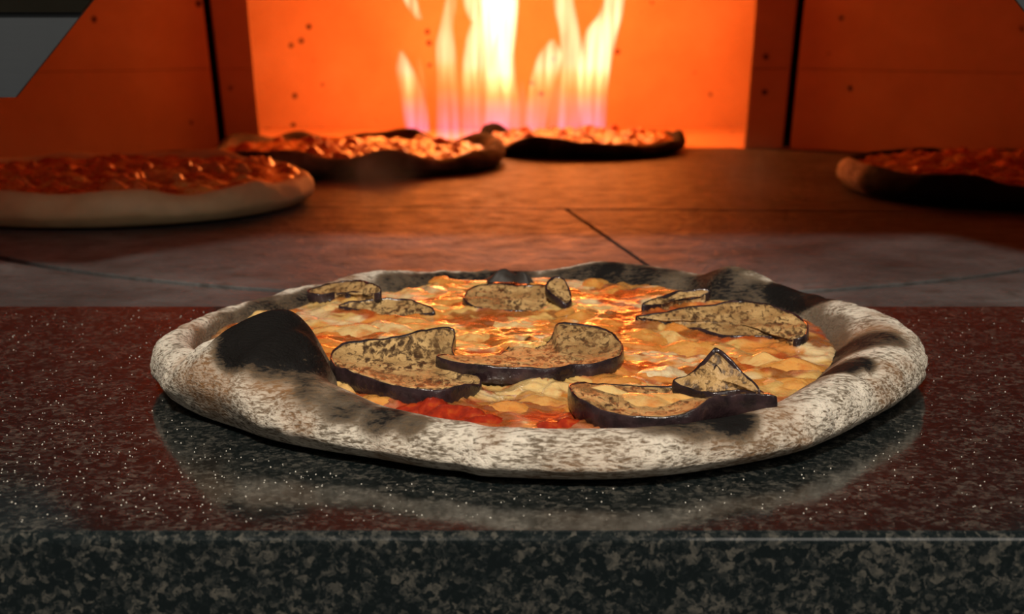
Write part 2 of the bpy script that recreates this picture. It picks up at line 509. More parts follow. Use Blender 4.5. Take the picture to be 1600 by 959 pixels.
def wall_backing(name, a, b, thick=0.05, ext=0.02):
    a, b = np.array(a, float), np.array(b, float)
    d = (b - a) / np.linalg.norm(b - a); nrm = np.array((d[1], -d[0]))
    p = [a - d * ext - nrm * 0.012, b + d * ext - nrm * 0.012, b + d * ext - nrm * (thick + 0.02), a - d * ext - nrm * (thick + 0.02)]
    V, Fq = prism([tuple(q) for q in p], 0.0, Z_TOP)
    return struct(mesh_obj(name, V, Fq, JOINT, smooth=False))

lj0, lj1 = at_y(409, 232, Y_WALL)[0], at_y(388, 0, Y_WALL)[0]
lk0, lk1 = at_y(349, 232, Y_WALL)[0], at_y(322, 0, Y_WALL)[0]
rj0, rj1 = at_y(1162, 232, Y_WALL)[0], at_y(1180, 0, Y_WALL)[0]
rk0, rk1 = at_y(1228, 232, Y_WALL)[0], at_y(1252, 0, Y_WALL)[0]
Z_SEAM = at_y(800, 107, Y_WALL)[2]
Z_TOP = 0.31
jg = 0.0038
# glowing back of the fire recess carries the two jamb slabs
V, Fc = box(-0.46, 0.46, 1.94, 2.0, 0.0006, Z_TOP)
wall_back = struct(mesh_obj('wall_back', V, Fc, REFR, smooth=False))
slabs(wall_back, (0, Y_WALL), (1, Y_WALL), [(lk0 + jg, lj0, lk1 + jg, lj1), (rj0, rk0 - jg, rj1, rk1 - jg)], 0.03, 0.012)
for x0, x1 in ((lk0, lk1), (rk0, rk1)):
    V = [(x0 + (x1 - x0) * z / 0.165 + dx, y, z) for z in (0.0, Z_TOP) for dx, y in ((-0.02, Y_WALL + 0.007), (0.02, Y_WALL + 0.007), (0.02, Y_WALL + 0.06), (-0.02, Y_WALL + 0.06))]
    mesh_obj('mortar_joint', V, [(0, 1, 5, 4), (1, 2, 6, 5), (2, 3, 7, 6), (3, 0, 4, 7), (3, 2, 1, 0), (4, 5, 6, 7)], JOINT, wall_back, smooth=False)
PL, PR = (-0.575, 1.485), (0.555, 1.485)
LL = math.hypot(lk0 - jg - PL[0], Y_WALL - PL[1]); RL = math.hypot(PR[0] - rk0 - jg, Y_WALL - PR[1])
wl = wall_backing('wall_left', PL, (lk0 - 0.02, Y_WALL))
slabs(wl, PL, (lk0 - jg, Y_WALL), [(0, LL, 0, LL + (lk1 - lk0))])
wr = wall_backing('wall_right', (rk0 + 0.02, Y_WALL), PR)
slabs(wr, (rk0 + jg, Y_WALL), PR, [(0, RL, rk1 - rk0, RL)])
for root, pts in ((wl, [(-0.70, 0.80), (-0.70, 1.19), PL]), (wr, [PR, (0.68, 1.19), (0.68, 0.80)])):
    for a, b in zip(pts[:-1], pts[1:]):
        L = math.dist(a, b)
        slabs(root, a, b, [(0.002, L - 0.002, 0.002, L - 0.002)])
V, Fc = box(-0.80, 0.80, Y_SILL + 0.03, 2.02, Z_TOP, Z_TOP + 0.05)
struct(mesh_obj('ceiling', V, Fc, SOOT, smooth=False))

# oven mouth: front wall with a chamfered opening, faced with a steel plate
YM = Y_SILL + 0.022
cA, cB = at_y(24, 152, YM), at_y(145, 0, YM)
sl = (cB[0] - cA[0]) / (cB[2] - cA[2])
rB = at_y(1588, 0, YM)
ZT = 0.20
lx0, lz0 = cA[0], cA[2]
lx1 = lx0 + sl * (ZT - lz0)
rx1 = rB[0] - sl * (ZT - rB[2]); rx0 = rB[0] + sl * (rB[2] - lz0)
def plate_xz(pieces, y0, y1):
    V, Fq = [], []
    for P in pieces:
        A, B = prism([(x, -z) for x, z in P][::-1] if False else [(x, z) for x, z in P], 0, 1)
        b = len(V)
        V += [(x, y1 + (y0 - y1) * t, z) for x, z, t in A]
        Fq += [tuple(i + b for i in f) for f in B]
    return V, Fq
mouth = lambda e: [[(-0.80, lz0), (lx0 - e, lz0), (lx1 - e, ZT + e), (-0.80, ZT + e)],
                   [(rx0 + e, lz0), (0.80, lz0), (0.80, ZT + e), (rx1 + e, ZT + e)],
                   [(-0.80, ZT + e), (0.80, ZT + e), (0.80, 0.42), (-0.80, 0.42)]]
V, Fc = plate_xz(mouth(0.016) + [[(-0.80, 0.0), (lx0 - 0.09, 0.0), (lx0 - 0.09, lz0), (-0.80, lz0)], [(rx0 + 0.012, 0.0), (0.80, 0.0), (0.80, lz0), (rx0 + 0.012, lz0)]], YM + 0.005, YM + 0.035)
struct(mesh_obj('wall_front', V, Fc, REFR, smooth=False))
plate = thing('oven_mouth_plate', 'dull grey steel plate with slanted edge at the upper left, framing the oven mouth', 'plate', (0, YM, lz0))
V, Fc = plate_xz(mouth(0.0), YM, YM + 0.003)
V = [(x, y - YM, z - lz0) for x, y, z in V]
mesh_obj('face_sheet', V, Fc, STEEL, plate, smooth=False)
zl = at_y(0, 19, YM)[2]  # bottom of the dark strip laid over the upper plate
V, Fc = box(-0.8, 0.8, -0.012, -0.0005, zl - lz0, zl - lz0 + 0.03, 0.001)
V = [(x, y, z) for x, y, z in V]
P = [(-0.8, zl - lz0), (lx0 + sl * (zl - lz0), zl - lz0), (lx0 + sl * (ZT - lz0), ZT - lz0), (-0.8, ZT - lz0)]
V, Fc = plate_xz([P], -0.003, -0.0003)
fl = mesh_obj('dark_top_strip', V, Fc, DARKBAND, plate, smooth=False); fl['label'] = 'dark brown strip across the upper part of the plate'

# ------------------------------------------------------------------ pizzas
def crust_mesh(root, R, H, Wd, Cr, zi, n=240, m=44, seed=0, char=None, brown=None, lump=0.0014, fine=0.0006, mat=None):
    """dough disc with raised rim. R, H, Wd, Cr: functions of angle (deg) -> outer radius, crest height, rim width, crest inset"""
    deg = np.arange(n) * 360.0 / n
    Rr, Hh, Ww, Cc = R(deg), H(deg), Wd(deg), Cr(deg)
    z0 = np.zeros(n)
    # control points (radius, z)
    ctl = [(Rr * 0, z0 + 0.0008), (Rr * 0.5, z0 + 0.0008), (Rr - 0.020, z0 + 0.0008), (Rr - 0.009, z0 + 0.0012), (Rr - 0.0015, Hh * 0.26 + 0.001),
           (Rr, Hh * 0.50), (Rr - Cc * 0.22, Hh * 0.80), (Rr - Cc * 0.6, Hh * 0.97), (Rr - Cc, Hh), (Rr - Cc - (Ww - Cc) * 0.4, zi + (Hh - zi) * 0.80), (Rr - Cc - (Ww - Cc) * 0.75, zi + (Hh - zi) * 0.35),
           (Rr - Ww, z0 + zi), (Rr - Ww - 0.012, z0 + zi - 0.003), (Rr * 0.4, z0 + zi - 0.003), (Rr * 0, z0 + zi - 0.003)]
    Pc = np.array([[c[0], c[1]] for c in ctl])          # k,2,n
    k = len(ctl)
    # arc-length-ish parameter, denser on the rim
    t = np.concatenate(([0, 1], np.linspace(2, 12, m - 4), [13, 14]))
    i = np.clip(t.astype(int), 0, k - 2); f = (t - i)[:, None, None]
    g = lambda j: Pc[np.clip(j, 0, k - 1)]
    p0, p1, p2, p3 = g(i - 1), g(i), g(i + 1), g(i + 2)
    S = 0.5 * (2 * p1 + (p2 - p0) * f + (2 * p0 - 5 * p1 + 4 * p2 - p3) * f ** 2 + (3 * p1 - p0 - 3 * p2 + p3) * f ** 3)
    S[t < 3] = np.where(True, p1 * (1 - f) + p2 * f, 0)[t < 3]
    rr, zz = np.maximum(S[:, 0], 0.0), S[:, 1]
    a = np.radians(deg)[None, :]
    X, Y, Z = rr * np.cos(a), rr * np.sin(a), zz.copy()
    edge = sstep(0.75, 0.95, rr / Rr[None, :]) * sstep(0.0012, 0.006, Z)
    nz = fbm(X * 38, Y * 38, Z * 38, seed, 3); nf = fbm(X * 170, Y * 170, Z * 170, seed + 5, 3)
    dr = edge * (nz * lump * 1.6 + nf * fine * 1.5)
    X = X + dr * np.cos(a); Y = Y + dr * np.sin(a)
    Z = np.maximum(Z + edge * sstep(0.002, 0.01, Z) * (nz * lump + nf * fine), 0.0006)
    V = np.stack((X, Y, Z), -1).reshape(-1, 3)
    inner = ((Rr - Cc)[None, :] - rr) / np.maximum(Ww - Cc, 0.004)[None, :]     # 0 at the crest, 1 at the topping
    D = np.broadcast_to(deg[None, :], X.shape)
    ch = np.zeros(X.shape); br = np.zeros(X.shape)
    if char: ch = char(X, Y, Z, D, inner)
    if brown: br = brown(X, Y, Z, D, inner)
    mask = np.stack((ch, br, 0 * ch), -1).reshape(-1, 3)
    return mesh_obj('crust', V, grid_faces(m, n), mat or CRUST, root, attrs={'mask': np.clip(mask, 0, 1)})

def topping_mesh(root, rad, zfun, cfun, name='cheese', mat=None, step=0.0009, seed=0):
    """polar height field; rad(deg) outer radius, zfun(x,y)->z, cfun(x,y,z)->rgb"""
    nr = int(0.13 / step); n = 420 if step < 0.0015 else 180
    deg = np.arange(n) * 360.0 / n
    rr = np.linspace(0.02, 1, nr)[:, None] ** 0.8 * rad(deg)[None, :]
    a = np.radians(deg)[None, :]
    X, Y = rr * np.cos(a), rr * np.sin(a)
    Z = zfun(X, Y) - 0.005 * sstep(0.93, 1.0, rr / rad(deg)[None, :])
    V = np.stack((X, Y, Z), -1).reshape(-1, 3)
    col = cfun(X, Y, Z).reshape(-1, 3)
    Fq = grid_faces(nr, n).tolist()
    V = np.concatenate((V, [(0, 0, Z[0].mean())])); col = np.concatenate((col, col[:1]))
    c = len(V) - 1
    Fq += [(c, j, (j + 1) % n) for j in range(n)]
    return mesh_obj(name, V, Fq, mat or CHEESE, root, attrs={'tint': col})

def resample(pts, n):
    """closed Catmull-Rom through pts, n samples by length"""
    P = np.array(pts, float); k = len(P); out = []
    for i in range(k):
        p0, p1, p2, p3 = P[i - 1], P[i], P[(i + 1) % k], P[(i + 2) % k]
        for f in np.linspace(0, 1, 12, endpoint=False):
            out.append(0.5 * (2 * p1 + (p2 - p0) * f + (2 * p0 - 5 * p1 + 4 * p2 - p3) * f ** 2 + (3 * p1 - p0 - 3 * p2 + p3) * f ** 3))
    out = np.array(out); nx = np.roll(out, -1, 0)
    L = np.concatenate(([0], np.cumsum(np.linalg.norm(nx - out, axis=1))))
    ext = np.concatenate((out, out[:1]))
    s = np.linspace(0, L[-1], n, endpoint=False)
    return np.stack([np.interp(s, L, ext[:, c]) for c in range(3)], 1)

def aubergine(root, outline, zc, thick, seed, label=None, cen=None):
    """slice from its upper edge (px, py, height): flesh top and bottom, skin band as a sub-part"""
    org = np.array(root.location)
    O = resample([at_z(px, py, z) for px, py, z in outline], 84) - org
    area = 0.5 * np.sum(O[:, 0] * np.roll(O[:, 1], -1) - np.roll(O[:, 0], -1) * O[:, 1])
    if area < 0: O = O[::-1].copy()
    n = len(O)
    O[:, :2] += 0.0007 * np.stack((fbm(O[:, 0] * 110, O[:, 1] * 110, seed, 3, 3), fbm(O[:, 0] * 110, O[:, 1] * 110, seed + 5, 9, 3)), -1)
    O[:, 2] += 0.0011 * fbm(O[:, 0] * 140, O[:, 1] * 140, seed + 2, 5, 3)
    c = O.mean(0)
    if cen is not None: c = at_z(*cen) - org
    c = np.array((c[0], c[1], zc))
    wob = 1 + 0.02 * np.array([random.uniform(-1, 1) for _ in range(n)])
    V = []
    m = 14
    S = np.linspace(0.985, 0.05, m)
    for s in S:
        p = c + (O - c) * s
        p[:, 2] = c[2] + (O[:, 2] - c[2]) * s ** 1.25
        p[:, 2] += 0.0011 * fbm(p[:, 0] * 160, p[:, 1] * 160, 0, seed, 3) * min(1, (1 - s) * 8) + (0.0004 if s > 0.9 else 0)
        V.append(p)
    top_n = m
    Vt = np.concatenate(V)
    low = c + (O - c) * 0.94; low[:, 2] = O[:, 2] - thick * 0.92
    Vf = np.concatenate((low, c + (O - c) * 0.97 - np.array((0, 0, thick * 0.5)) * np.array((1, 1, 0)) , Vt))
    Vf[n:2 * n, 2] = O[:, 2] - thick * 0.5
    Fq = grid_faces(m + 2, n).tolist()
    Vf = np.concatenate((Vf, [(c[0], c[1], zc)], [(c[0], c[1], zc - thick)]))
    a = len(Vf) - 2; b0 = (m + 1) * n
    Fq += [(a, b0 + j, b0 + (j + 1) % n) for j in range(n)] + [(a + 1, (j + 1) % n, j) for j in range(n)]
    # lip and wall of skin
    nrm = (O - c)[:, :2]; nrm = nrm / np.linalg.norm(nrm, axis=1)[:, None]
    def ringk(ins, dz):
        p = O.copy(); p[:, :2] += nrm * ins; p[:, 2] += dz
        p[:, 2] += 0.0003 * fbm(p[:, 0] * 300, p[:, 1] * 300, dz * 300, seed + 9, 2); return p
    t = thick
    rings = [ringk(-0.0030, -t), ringk(-0.0006, -t * 0.96), ringk(0.0002, -t * 0.75), ringk(0.0004, -t * 0.45), ringk(0.0003, -t * 0.15), ringk(0.0001, 0.0003), ringk(-0.0002, 0.0008), ringk(-0.0008, 0.0003), ringk(-0.0010, -0.0006)]
    Vs = np.concatenate(rings)
    sl_o = mesh_obj('aubergine_slice', Vf, Fq, FLESH, root)
    sk = mesh_obj('skin', Vs, grid_faces(len(rings), n).tolist(), SKIN, sl_o)
    sk['label'] = 'dark purple-black glossy skin'
    if label: sl_o['label'] = label
    return sl_o

# ---- the main pizza
PC = np.array((0.012, 0.598, 0.0))
main = thing('pizza', 'large floured pizza with grilled aubergine slices on the granite in front of the oven', 'pizza', tuple(PC))
mR = lambda d: table([(0, .162), (25, .159), (45, .153), (60, .160), (80, .158), (105, .158), (125, .156), (150, .152), (172, .158), (190, .161), (205, .159), (222, .153), (245, .149), (258, .153), (262, .157), (280, .160), (300, .157), (322, .152), (345, .158)], d)
mH = lambda d: table([(0, .021), (15, .0225), (28, .020), (36, .022), (46, .027), (56, .020), (62, .021), (75, .022), (90, .0165), (110, .017), (125, .021), (150, .019), (172, .019), (188, .0205), (198, .0205), (205, .0225), (210, .0320), (215, .0410), (221, .036), (230, .0235), (245, .0175), (270, .0165), (295, .0165), (320, .019), (340, .0215)], d)
mW = lambda d: table([(0, .042), (20, .036), (32, .030), (45, .042), (56, .030), (65, .036), (80, .024), (100, .020), (125, .028), (150, .024), (172, .018), (188, .020), (198, .024), (205, .038), (211, .054), (216, .058), (222, .050), (233, .036), (250, .030), (270, .027), (295, .027), (320, .032), (340, .040)], d)
mC = lambda d: table([(0, .018), (45, .016), (90, .010), (150, .011), (175, .010), (190, .011), (199, .013), (206, .024), (213, .037), (222, .030), (235, .018), (250, .013), (270, .013), (300, .013), (330, .017)], d)
def spot(X, Y, Z, px, py, z, r, k=1.0, sz=1.0):
    # the surface point seen there
    wy, wz = Y + PC[1], Z - CAM_H
    dep = wy * cp - wz * sp
    sx, sy = 800 + F_PX * (X + PC[0]) / dep, 479.5 - F_PX * (wy * sp + wz * cp) / dep
    c = np.hypot(sx - px, sy - py)
    q = np.where(c < max(7.0, c.min() + 1.0), dep, 9.0).argmin()
    p = (X.flat[q], Y.flat[q], Z.flat[q])
    d = np.sqrt((X - p[0]) ** 2 + (Y - p[1]) ** 2 + ((Z - p[2]) * sz) ** 2) / r
    return k * (1 - sstep(0.45, 1.25, d))
def main_char(X, Y, Z, D, inner):
    n1 = fbm(X * 45, Y * 45, Z * 45, 31, 4) ; n2 = fbm(X * 130, Y * 130, Z * 130, 47, 3)
    back = sstep(15, 40, D) * (1 - sstep(160, 178, D))
    ch = back * sstep(-0.15, 0.35, inner + n1 * 0.5) * (0.50 + 0.35 * n1)
    front = sstep(300, 312, D) + (1 - sstep(20, 30, D)) 
    ch = np.maximum(ch, sstep(0.15, 0.6, inner + n1 * .5) * 0.35)
    S = [(430, 500, .037, .024, 1.5), (460, 520, .034, .024, 1.4), (395, 525, .032, .016, 1.2), (470, 550, .026, .018, .8), (492, 580, .018, .012, .7), (540, 620, .016, .013, .62), (600, 642, .016, .011, .6), (500, 606, .018, .012, .6), (645, 652, .016, .008, .45),
         (1010, 655, .0165, .011, .6), (1060, 650, .0165, .014, .75), (1120, 642, .0175, .015, .9), (1185, 632, .018, .014, .8), (960, 652, .016, .009, .8),
         (1315, 545, .016, .020, .8), (1302, 570, .015, .012, 1.3), (1350, 525, .019, .020, .62), (1330, 560, .02, .010, 1.1),
         (1265, 455, .022, .020, 1.2), (1235, 450, .022, .016, 1.2), (1290, 440, .024, .010, .6), (800, 424, .02, .016, .9), (770, 428, .018, .012, .6), (950, 418, .02, .012, .8), (370, 500, .02, .012, .5), (430, 465, .02, .014, .5)]
    for px, py, z, r, k in S:
        ch = np.maximum(ch, spot(X, Y, Z, px, py, z, r * (1), k) * (0.85 + 0.5 * n1 + 0.3 * n2))
    return ch
def main_brown(X, Y, Z, D, inner):
    n1 = fbm(X * 60, Y * 60, Z * 60, 61, 4)
    br = np.maximum(0, n1 - 0.12) * 1.8
    S = [(305, 600, .014, .012, .9), (320, 630, .008, .012, .7), (460, 640, .014, .010, .6), (470, 660, .012, .007, .8), (1390, 572, .018, .009, .9), (1385, 605, .014, .009, .8), (1420, 560, .016, .006, .6), (470, 580, .022, .022, 1.0), (490, 560, .026, .02, .9), (1330, 525, .018, .024, 1.2), (1180, 690, .008, .014, .5), (620, 730, .003, .012, .7), (1180, 635, .017, .02, .8), (1100, 650, .015, .02, .6), (930, 745, .002, .02, .4), (1270, 440, .024, .016, .9), (350, 495, .02, .01, .5), (530, 430, .022, .015, .8)]
    for px, py, z, r, k in S:
        br = np.maximum(br, spot(X, Y, Z, px, py, z, r, k) * (0.9 + n1))
    return br
crust_mesh(main, mR, mH, mW, mC, 0.009, n=720, m=90, seed=3, char=main_char, brown=main_brown, lump=0.0016, fine=0.0007)

CREAM, PALE, ORANGE, RED, BROWN = [np.array(c) for c in ((.60, .38, .12), (.66, .50, .27), (.58, .20, .03), (.30, .022, .005), (.20, .055, .010))]
red_spots = [(660, 634, .012), (750, 642, .012), (850, 650, .010), (890, 655, .010), (720, 650, .010), (1300, 525, .012), (330, 545, .010), (790, 435, .016), (1250, 470, .014), (1180, 462, .01)]
SLICES = []
def A(root, *a): SLICES.append(a)
A(main, [(517, 557, .020), (530, 542, .021), (562, 534, .022), (600, 529, .022), (640, 523, .0225), (672, 515, .0230), (702, 513, .0225), (712, 521, .0205), (708, 545, .0172), (722, 572, .0165), (752, 598, .016), (720, 606, .018), (692, 611, .0185), (655, 610, .0188), (612, 604, .019), (575, 592, .0195), (542, 581, .020), (522, 572, .020)], 0.0165, 0.0085, 1, 'large slice with upturned dark edge beside the charred bubble', (630, 565, .0165))
A(main, [(682, 557, .0195), (697, 564, .0195), (730, 571, .0195), (767, 574, .0195), (830, 577, .0190), (872, 577, .0185), (897, 573, .018), (925, 572, .018), (959, 564, .018), (972, 552, .0185), (971, 538, .019), (959, 525, .020), (935, 514, .0205), (903, 509, .021), (872, 507, .021), (864, 520, .016), (858, 533, .0135), (835, 546, .0125), (801, 541, .0130), (786, 552, .0125), (764, 562, .0140), (728, 561, .0150)], 0.0162, 0.0072, 2, 'slice with a scalloped grilled face at the middle front', (870, 552, .0165))
A(main, [(724, 463, .0185), (734, 452, .0195), (749, 446, .0200), (775, 444, .0200), (813, 448, .0198), (846, 447, .0205), (864, 455, .0198), (876, 470, .0170), (866, 482, .0150), (841, 488, .0145), (813, 488, .0145), (775, 487, .0148), (743, 480, .0165), (729, 471, .0180)], 0.0170, 0.0055, 3, 'slice with a folded end near the back middle')
A(main, [(852, 449, .0235), (862, 437, .0255), (876, 435, .0260), (888, 447, .0235), (893, 468, .0190), (884, 477, .0175), (870, 465, .0205)], 0.0220, 0.0040, 4, 'small curled strip at the end of the folded slice')
A(main, [(481, 455, .0190), (508, 446, .0200), (535, 441, .0205), (562, 441, .0215), (584, 446, .0230), (595, 452, .0225), (588, 460, .0205), (565, 459, .0190), (545, 457, .0185), (517, 460, .0185), (492, 461, .0185)], 0.0182, 0.0050, 5, 'narrow slice with shiny purple end by the back left rim')
A(main, [(529, 478, .0160), (555, 472, .0168), (593, 469, .0172), (630, 469, .0172), (653, 474, .0170), (668, 481, .0165), (679, 489, .0155), (655, 494, .0138), (610, 495, .0136), (575, 489, .0138), (548, 484, .0148)], 0.0152, 0.0045, 6, 'half buried slice with a dark arched edge at the back left')
A(main, [(994, 497, .0170), (1027, 492, .0180), (1064, 482, .0195), (1121, 476, .0205), (1158, 472, .0208), (1202, 479, .0208), (1235, 489, .0200), (1257, 502, .0195), (1261, 513, .0190), (1257, 526, .0178), (1239, 532, .0165), (1213, 528, .0148), (1169, 527, .0142), (1130, 525, .0140), (1081, 514, .0142), (1038, 505, .0150)], 0.0168, 0.0058, 7, 'pointed leaf shaped slice at the right')
A(main, [(888, 605, .0195), (895, 619, .0195), (915, 632, .0190), (937, 641, .0185), (975, 650, .0178), (1025, 654, .0178), (1057, 651, .0185), (1087, 641, .020), (1112, 626, .0215), (1150, 617, .022), (1185, 617, .0215), (1215, 624, .020), (1190, 612, .017), (1140, 606, .0155), (1080, 604, .0145), (1010, 606, .0140), (950, 604, .0150), (915, 601, .0175)], 0.0145, 0.0085, 8, 'curled slice with pale rim along the front right edge', (1040, 622, .0145))
A(main, [(1053, 597, .019), (1075, 588, .021), (1096, 570, .026), (1112, 550, .031), (1120, 547, .0315), (1143, 566, .028), (1163, 587, .024), (1188, 612, .0205), (1150, 613, .0185), (1110, 617, .0175), (1078, 610, .0175)], 0.0225, 0.0050, 9, 'pointed flap standing up out of the front right slice')
A(main, [(1003, 476, .0180), (1035, 464, .0190), (1068, 455, .0202), (1106, 455, .0202), (1104, 462, .0185), (1060, 468, .0172), (1030, 477, .0168)], 0.0178, 0.0040, 10, 'thin dark slice edge near the back right rim')
OUT = [resample([at_z(px, py, z) for px, py, z in a[0]], 84) - PC for a in SLICES]
def fillet(X, Y):
    """height added where the cheese has run up against a slice"""
    h = np.zeros(X.shape)
    for O in OUT:
        c = O.mean(0)
        near = np.hypot(X - c[0], Y - c[1]) < np.hypot(O[:, 0] - c[0], O[:, 1] - c[1]).max() + 0.012
        if not near.any(): continue
        x, y = X[near], Y[near]
        d2 = (x[:, None] - O[None, :, 0]) ** 2 + (y[:, None] - O[None, :, 1]) ** 2
        j = d2.argmin(1); d = np.sqrt(d2.min(1))
        ox, oy = O[:, 0], O[:, 1]; nx, ny = np.roll(ox, -1), np.roll(oy, -1)
        cr = ((oy[None] > y[:, None]) != (ny[None] > y[:, None])) & (x[:, None] < (nx - ox)[None] * (y[:, None] - oy[None]) / (ny - oy + 1e-12)[None] + ox[None])
        ins = cr.sum(1) % 2 == 1
        low = np.clip(O[j, 2] - 0.0135, 0.0, 0.004)
        v = np.where(ins, -0.0015 * sstep(0, 0.006, d), (0.0010 + 0.25 * low) * np.exp(-d / 0.004))
        h[near] = np.where(np.abs(v) > np.abs(h[near]), v, h[near])
    return h
def cz(X, Y):
    wx = X + 0.006 * fbm(X * 60, Y * 60, 0, 71, 2); wy = Y + 0.006 * fbm(X * 60, Y * 60, 9, 73, 2)
    f1, f2, _ = worley(wx * 62, wy * 62, 5)
    g1, g2, _ = worley(wx * 130, wy * 130, 8)
    z = 0.0118 + 0.017 * Y + 0.0022 * fbm(X * 32, Y * 32, 0, 11, 2)
    z = z + 0.0004 + 0.0013 * (1 - sstep(0.05, 0.9, f1)) + 0.0005 * (1 - sstep(0.05, 0.75, g1)) + 0.0011 * fbm(X * 150, Y * 210, 0, 15, 2)
    return z + fillet(X, Y)
def cc(X, Y, Z):
    wx = X + 0.008 * fbm(X * 70, Y * 70, 0, 71, 3); wy = Y + 0.008 * fbm(X * 70, Y * 70, 9, 73, 3)
    f1, f2, i1 = worley(wx * 62, wy * 62, 5)
    n = fbm(wx * 42, wy * 42, 0, 21, 4); nb = fbm(wx * 85, wy * 85, 3, 25, 3); nw = fbm(wx * 50, wy * 50, 6, 29, 3)
    lp = lambda a, b, t: a * (1 - t) + b * t
    c = lp(CREAM, PALE, sstep(-0.05, 0.25, nw)[..., None])
    c = lp(c, ORANGE, (sstep(-0.08, 0.20, n + 0.12 * (i1 - 0.5)) * 0.92)[..., None])
    rd = sstep(0.14, 0.30, fbm(wx * 50, wy * 50, 7, 33, 3) + 0.20 * sstep(0.10, 0.13, np.hypot(X, Y)))[..., None] * 0.75
    for px, py, r in red_spots:
        p = at_z(px, py, 0.012) - PC
        rd = np.maximum(rd, (1 - sstep(0.6, 1.2, np.hypot(X - p[0], Y - p[1]) / r + 0.3 * nb))[..., None])
    c = lp(c, RED, rd)
    b = sstep(0.13, 0.27, nb + 0.10 * (0.5 - f1))[..., None] * 0.85
    return lp(c, BROWN, b)
mrad = lambda d: mR(d) - mW(d) + 0.011
topping_mesh(main, mrad, cz, cc, step=0.0007)

for a in SLICES: aubergine(main, *a)

def lumps(root, spots, name, mat, seed, zfun, hz, sink=0.0006):
    """melted blobs that follow the surface zfun under them, each its own part"""
    rnd = random.Random(seed)
    n, m = 22, 8
    for i, (x0, y0, sz, rz) in enumerate(spots):
        a = np.arange(n) * 2 * PI / n; sd = seed + i
        ro = 1 + 0.30 * vnoise(np.cos(a) * 1.3 + sd * 3.1, np.sin(a) * 1.3, sd * 0.7, 3) + 0.14 * vnoise(np.cos(a) * 3.2, np.sin(a) * 3.2, sd * 1.3, 4)
        t = (np.arange(m + 1) / m)[:, None]
        ax, ay = 0.010 * sz * rnd.uniform(.9, 1.5), 0.010 * sz * rnd.uniform(.6, 1.0)
        lx, ly = np.cos(a)[None] * ro[None] * t, np.sin(a)[None] * ro[None] * t
        X = lx * ax * math.cos(rz) - ly * ay * math.sin(rz); Y = lx * ax * math.sin(rz) + ly * ay * math.cos(rz)
        h = hz * rnd.uniform(.7, 1.2) * (1 - t ** 2) ** 1.4 * (1 + 0.45 * vnoise(lx * 1.7, ly * 1.7, sd * 0.37, 5)) - sink * (0.3 + t ** 6)
        zc = zfun(X + x0, Y + y0); zm = float(zfun(np.array([[x0]]), np.array([[y0]]))[0, 0])
        Z = zc + h - zm
        V = np.stack((X, Y, Z), -1).reshape(-1, 3)
        Fq = grid_faces(m + 1, n).tolist()
        o = mesh_obj(name, V, Fq, mat, root)
        o.location = (x0, y0, zm)
def zat(x, y): return float(cz(np.array([x]), np.array([y]))[0])
L = []
for px, py, s in ((962, 590, .8), (992, 600, .8), (1040, 572, .9), (610, 505, .9), (560, 508, .9), (650, 500, .9), (520, 508, .8), (700, 470, .9), (680, 450, .8), (640, 452, .7), (935, 478, .8), (905, 490, .8),
                  (1080, 535, .9), (1050, 520, .8), (1010, 520, .8), (1200, 560, .9), (1240, 565, 1.0), (1150, 545, .8), (1000, 440, .9), (960, 450, .8), (1040, 440, .8), (820, 600, .8), (790, 625, .8), (850, 615, .7), (540, 600, .6),
                  (420, 490, .7), (470, 490, .7), (520, 478, .7), (800, 500, .7), (740, 520, .7), (1160, 590, .6), (580, 620, .6), (930, 440, .7), (700, 440, .7), (1250, 590, .7), (870, 600, .6), (600, 440, .7), (975, 620, .7), (1040, 625, .6)):
    p = at_z(px, py, 0.015) - PC
    L.append((p[0], p[1], s * 1.35, random.uniform(0, 6.28)))
lumps(main, L, 'cheese_lump', LUMP, 40, cz, 0.0019, 0.0003)
LG = []
for px, py, sz in ((950, 614, .8), (1000, 622, 1.0), (1045, 620, .8)):
    p = at_z(px, py, 0.016) - PC
    LG.append((p[0], p[1], sz, random.uniform(-0.4, 0.4)))
lumps(main, LG, 'cheese_lump', LUMP, 95, lambda x, y: 0.0158 + 0 * x, 0.0022)
V2 = []
for px, py, s in ((640, 637, .9), (670, 634, .8), (735, 643, .7), (855, 656, .8), (885, 654, .7), (760, 650, .6), (700, 640, .7)):
    p = at_z(px, py, 0.014) - PC
    V2.append((p[0], p[1], s, random.uniform(0, 6.28)))
lumps(main, V2, 'tomato_chunk', SAUCE, 60, cz, 0.0022)

V3 = []
for px, py, s in ((788, 424, .8), (815, 427, .5)):
    p = at_z(px, py, 0.021) - PC
    V3.append((p[0], p[1], s, random.uniform(0, 6.28)))
lumps(main, V3, 'burnt_blister', BLACK, 80, lambda x, y: 0.0175 + 0 * x, 0.0040)

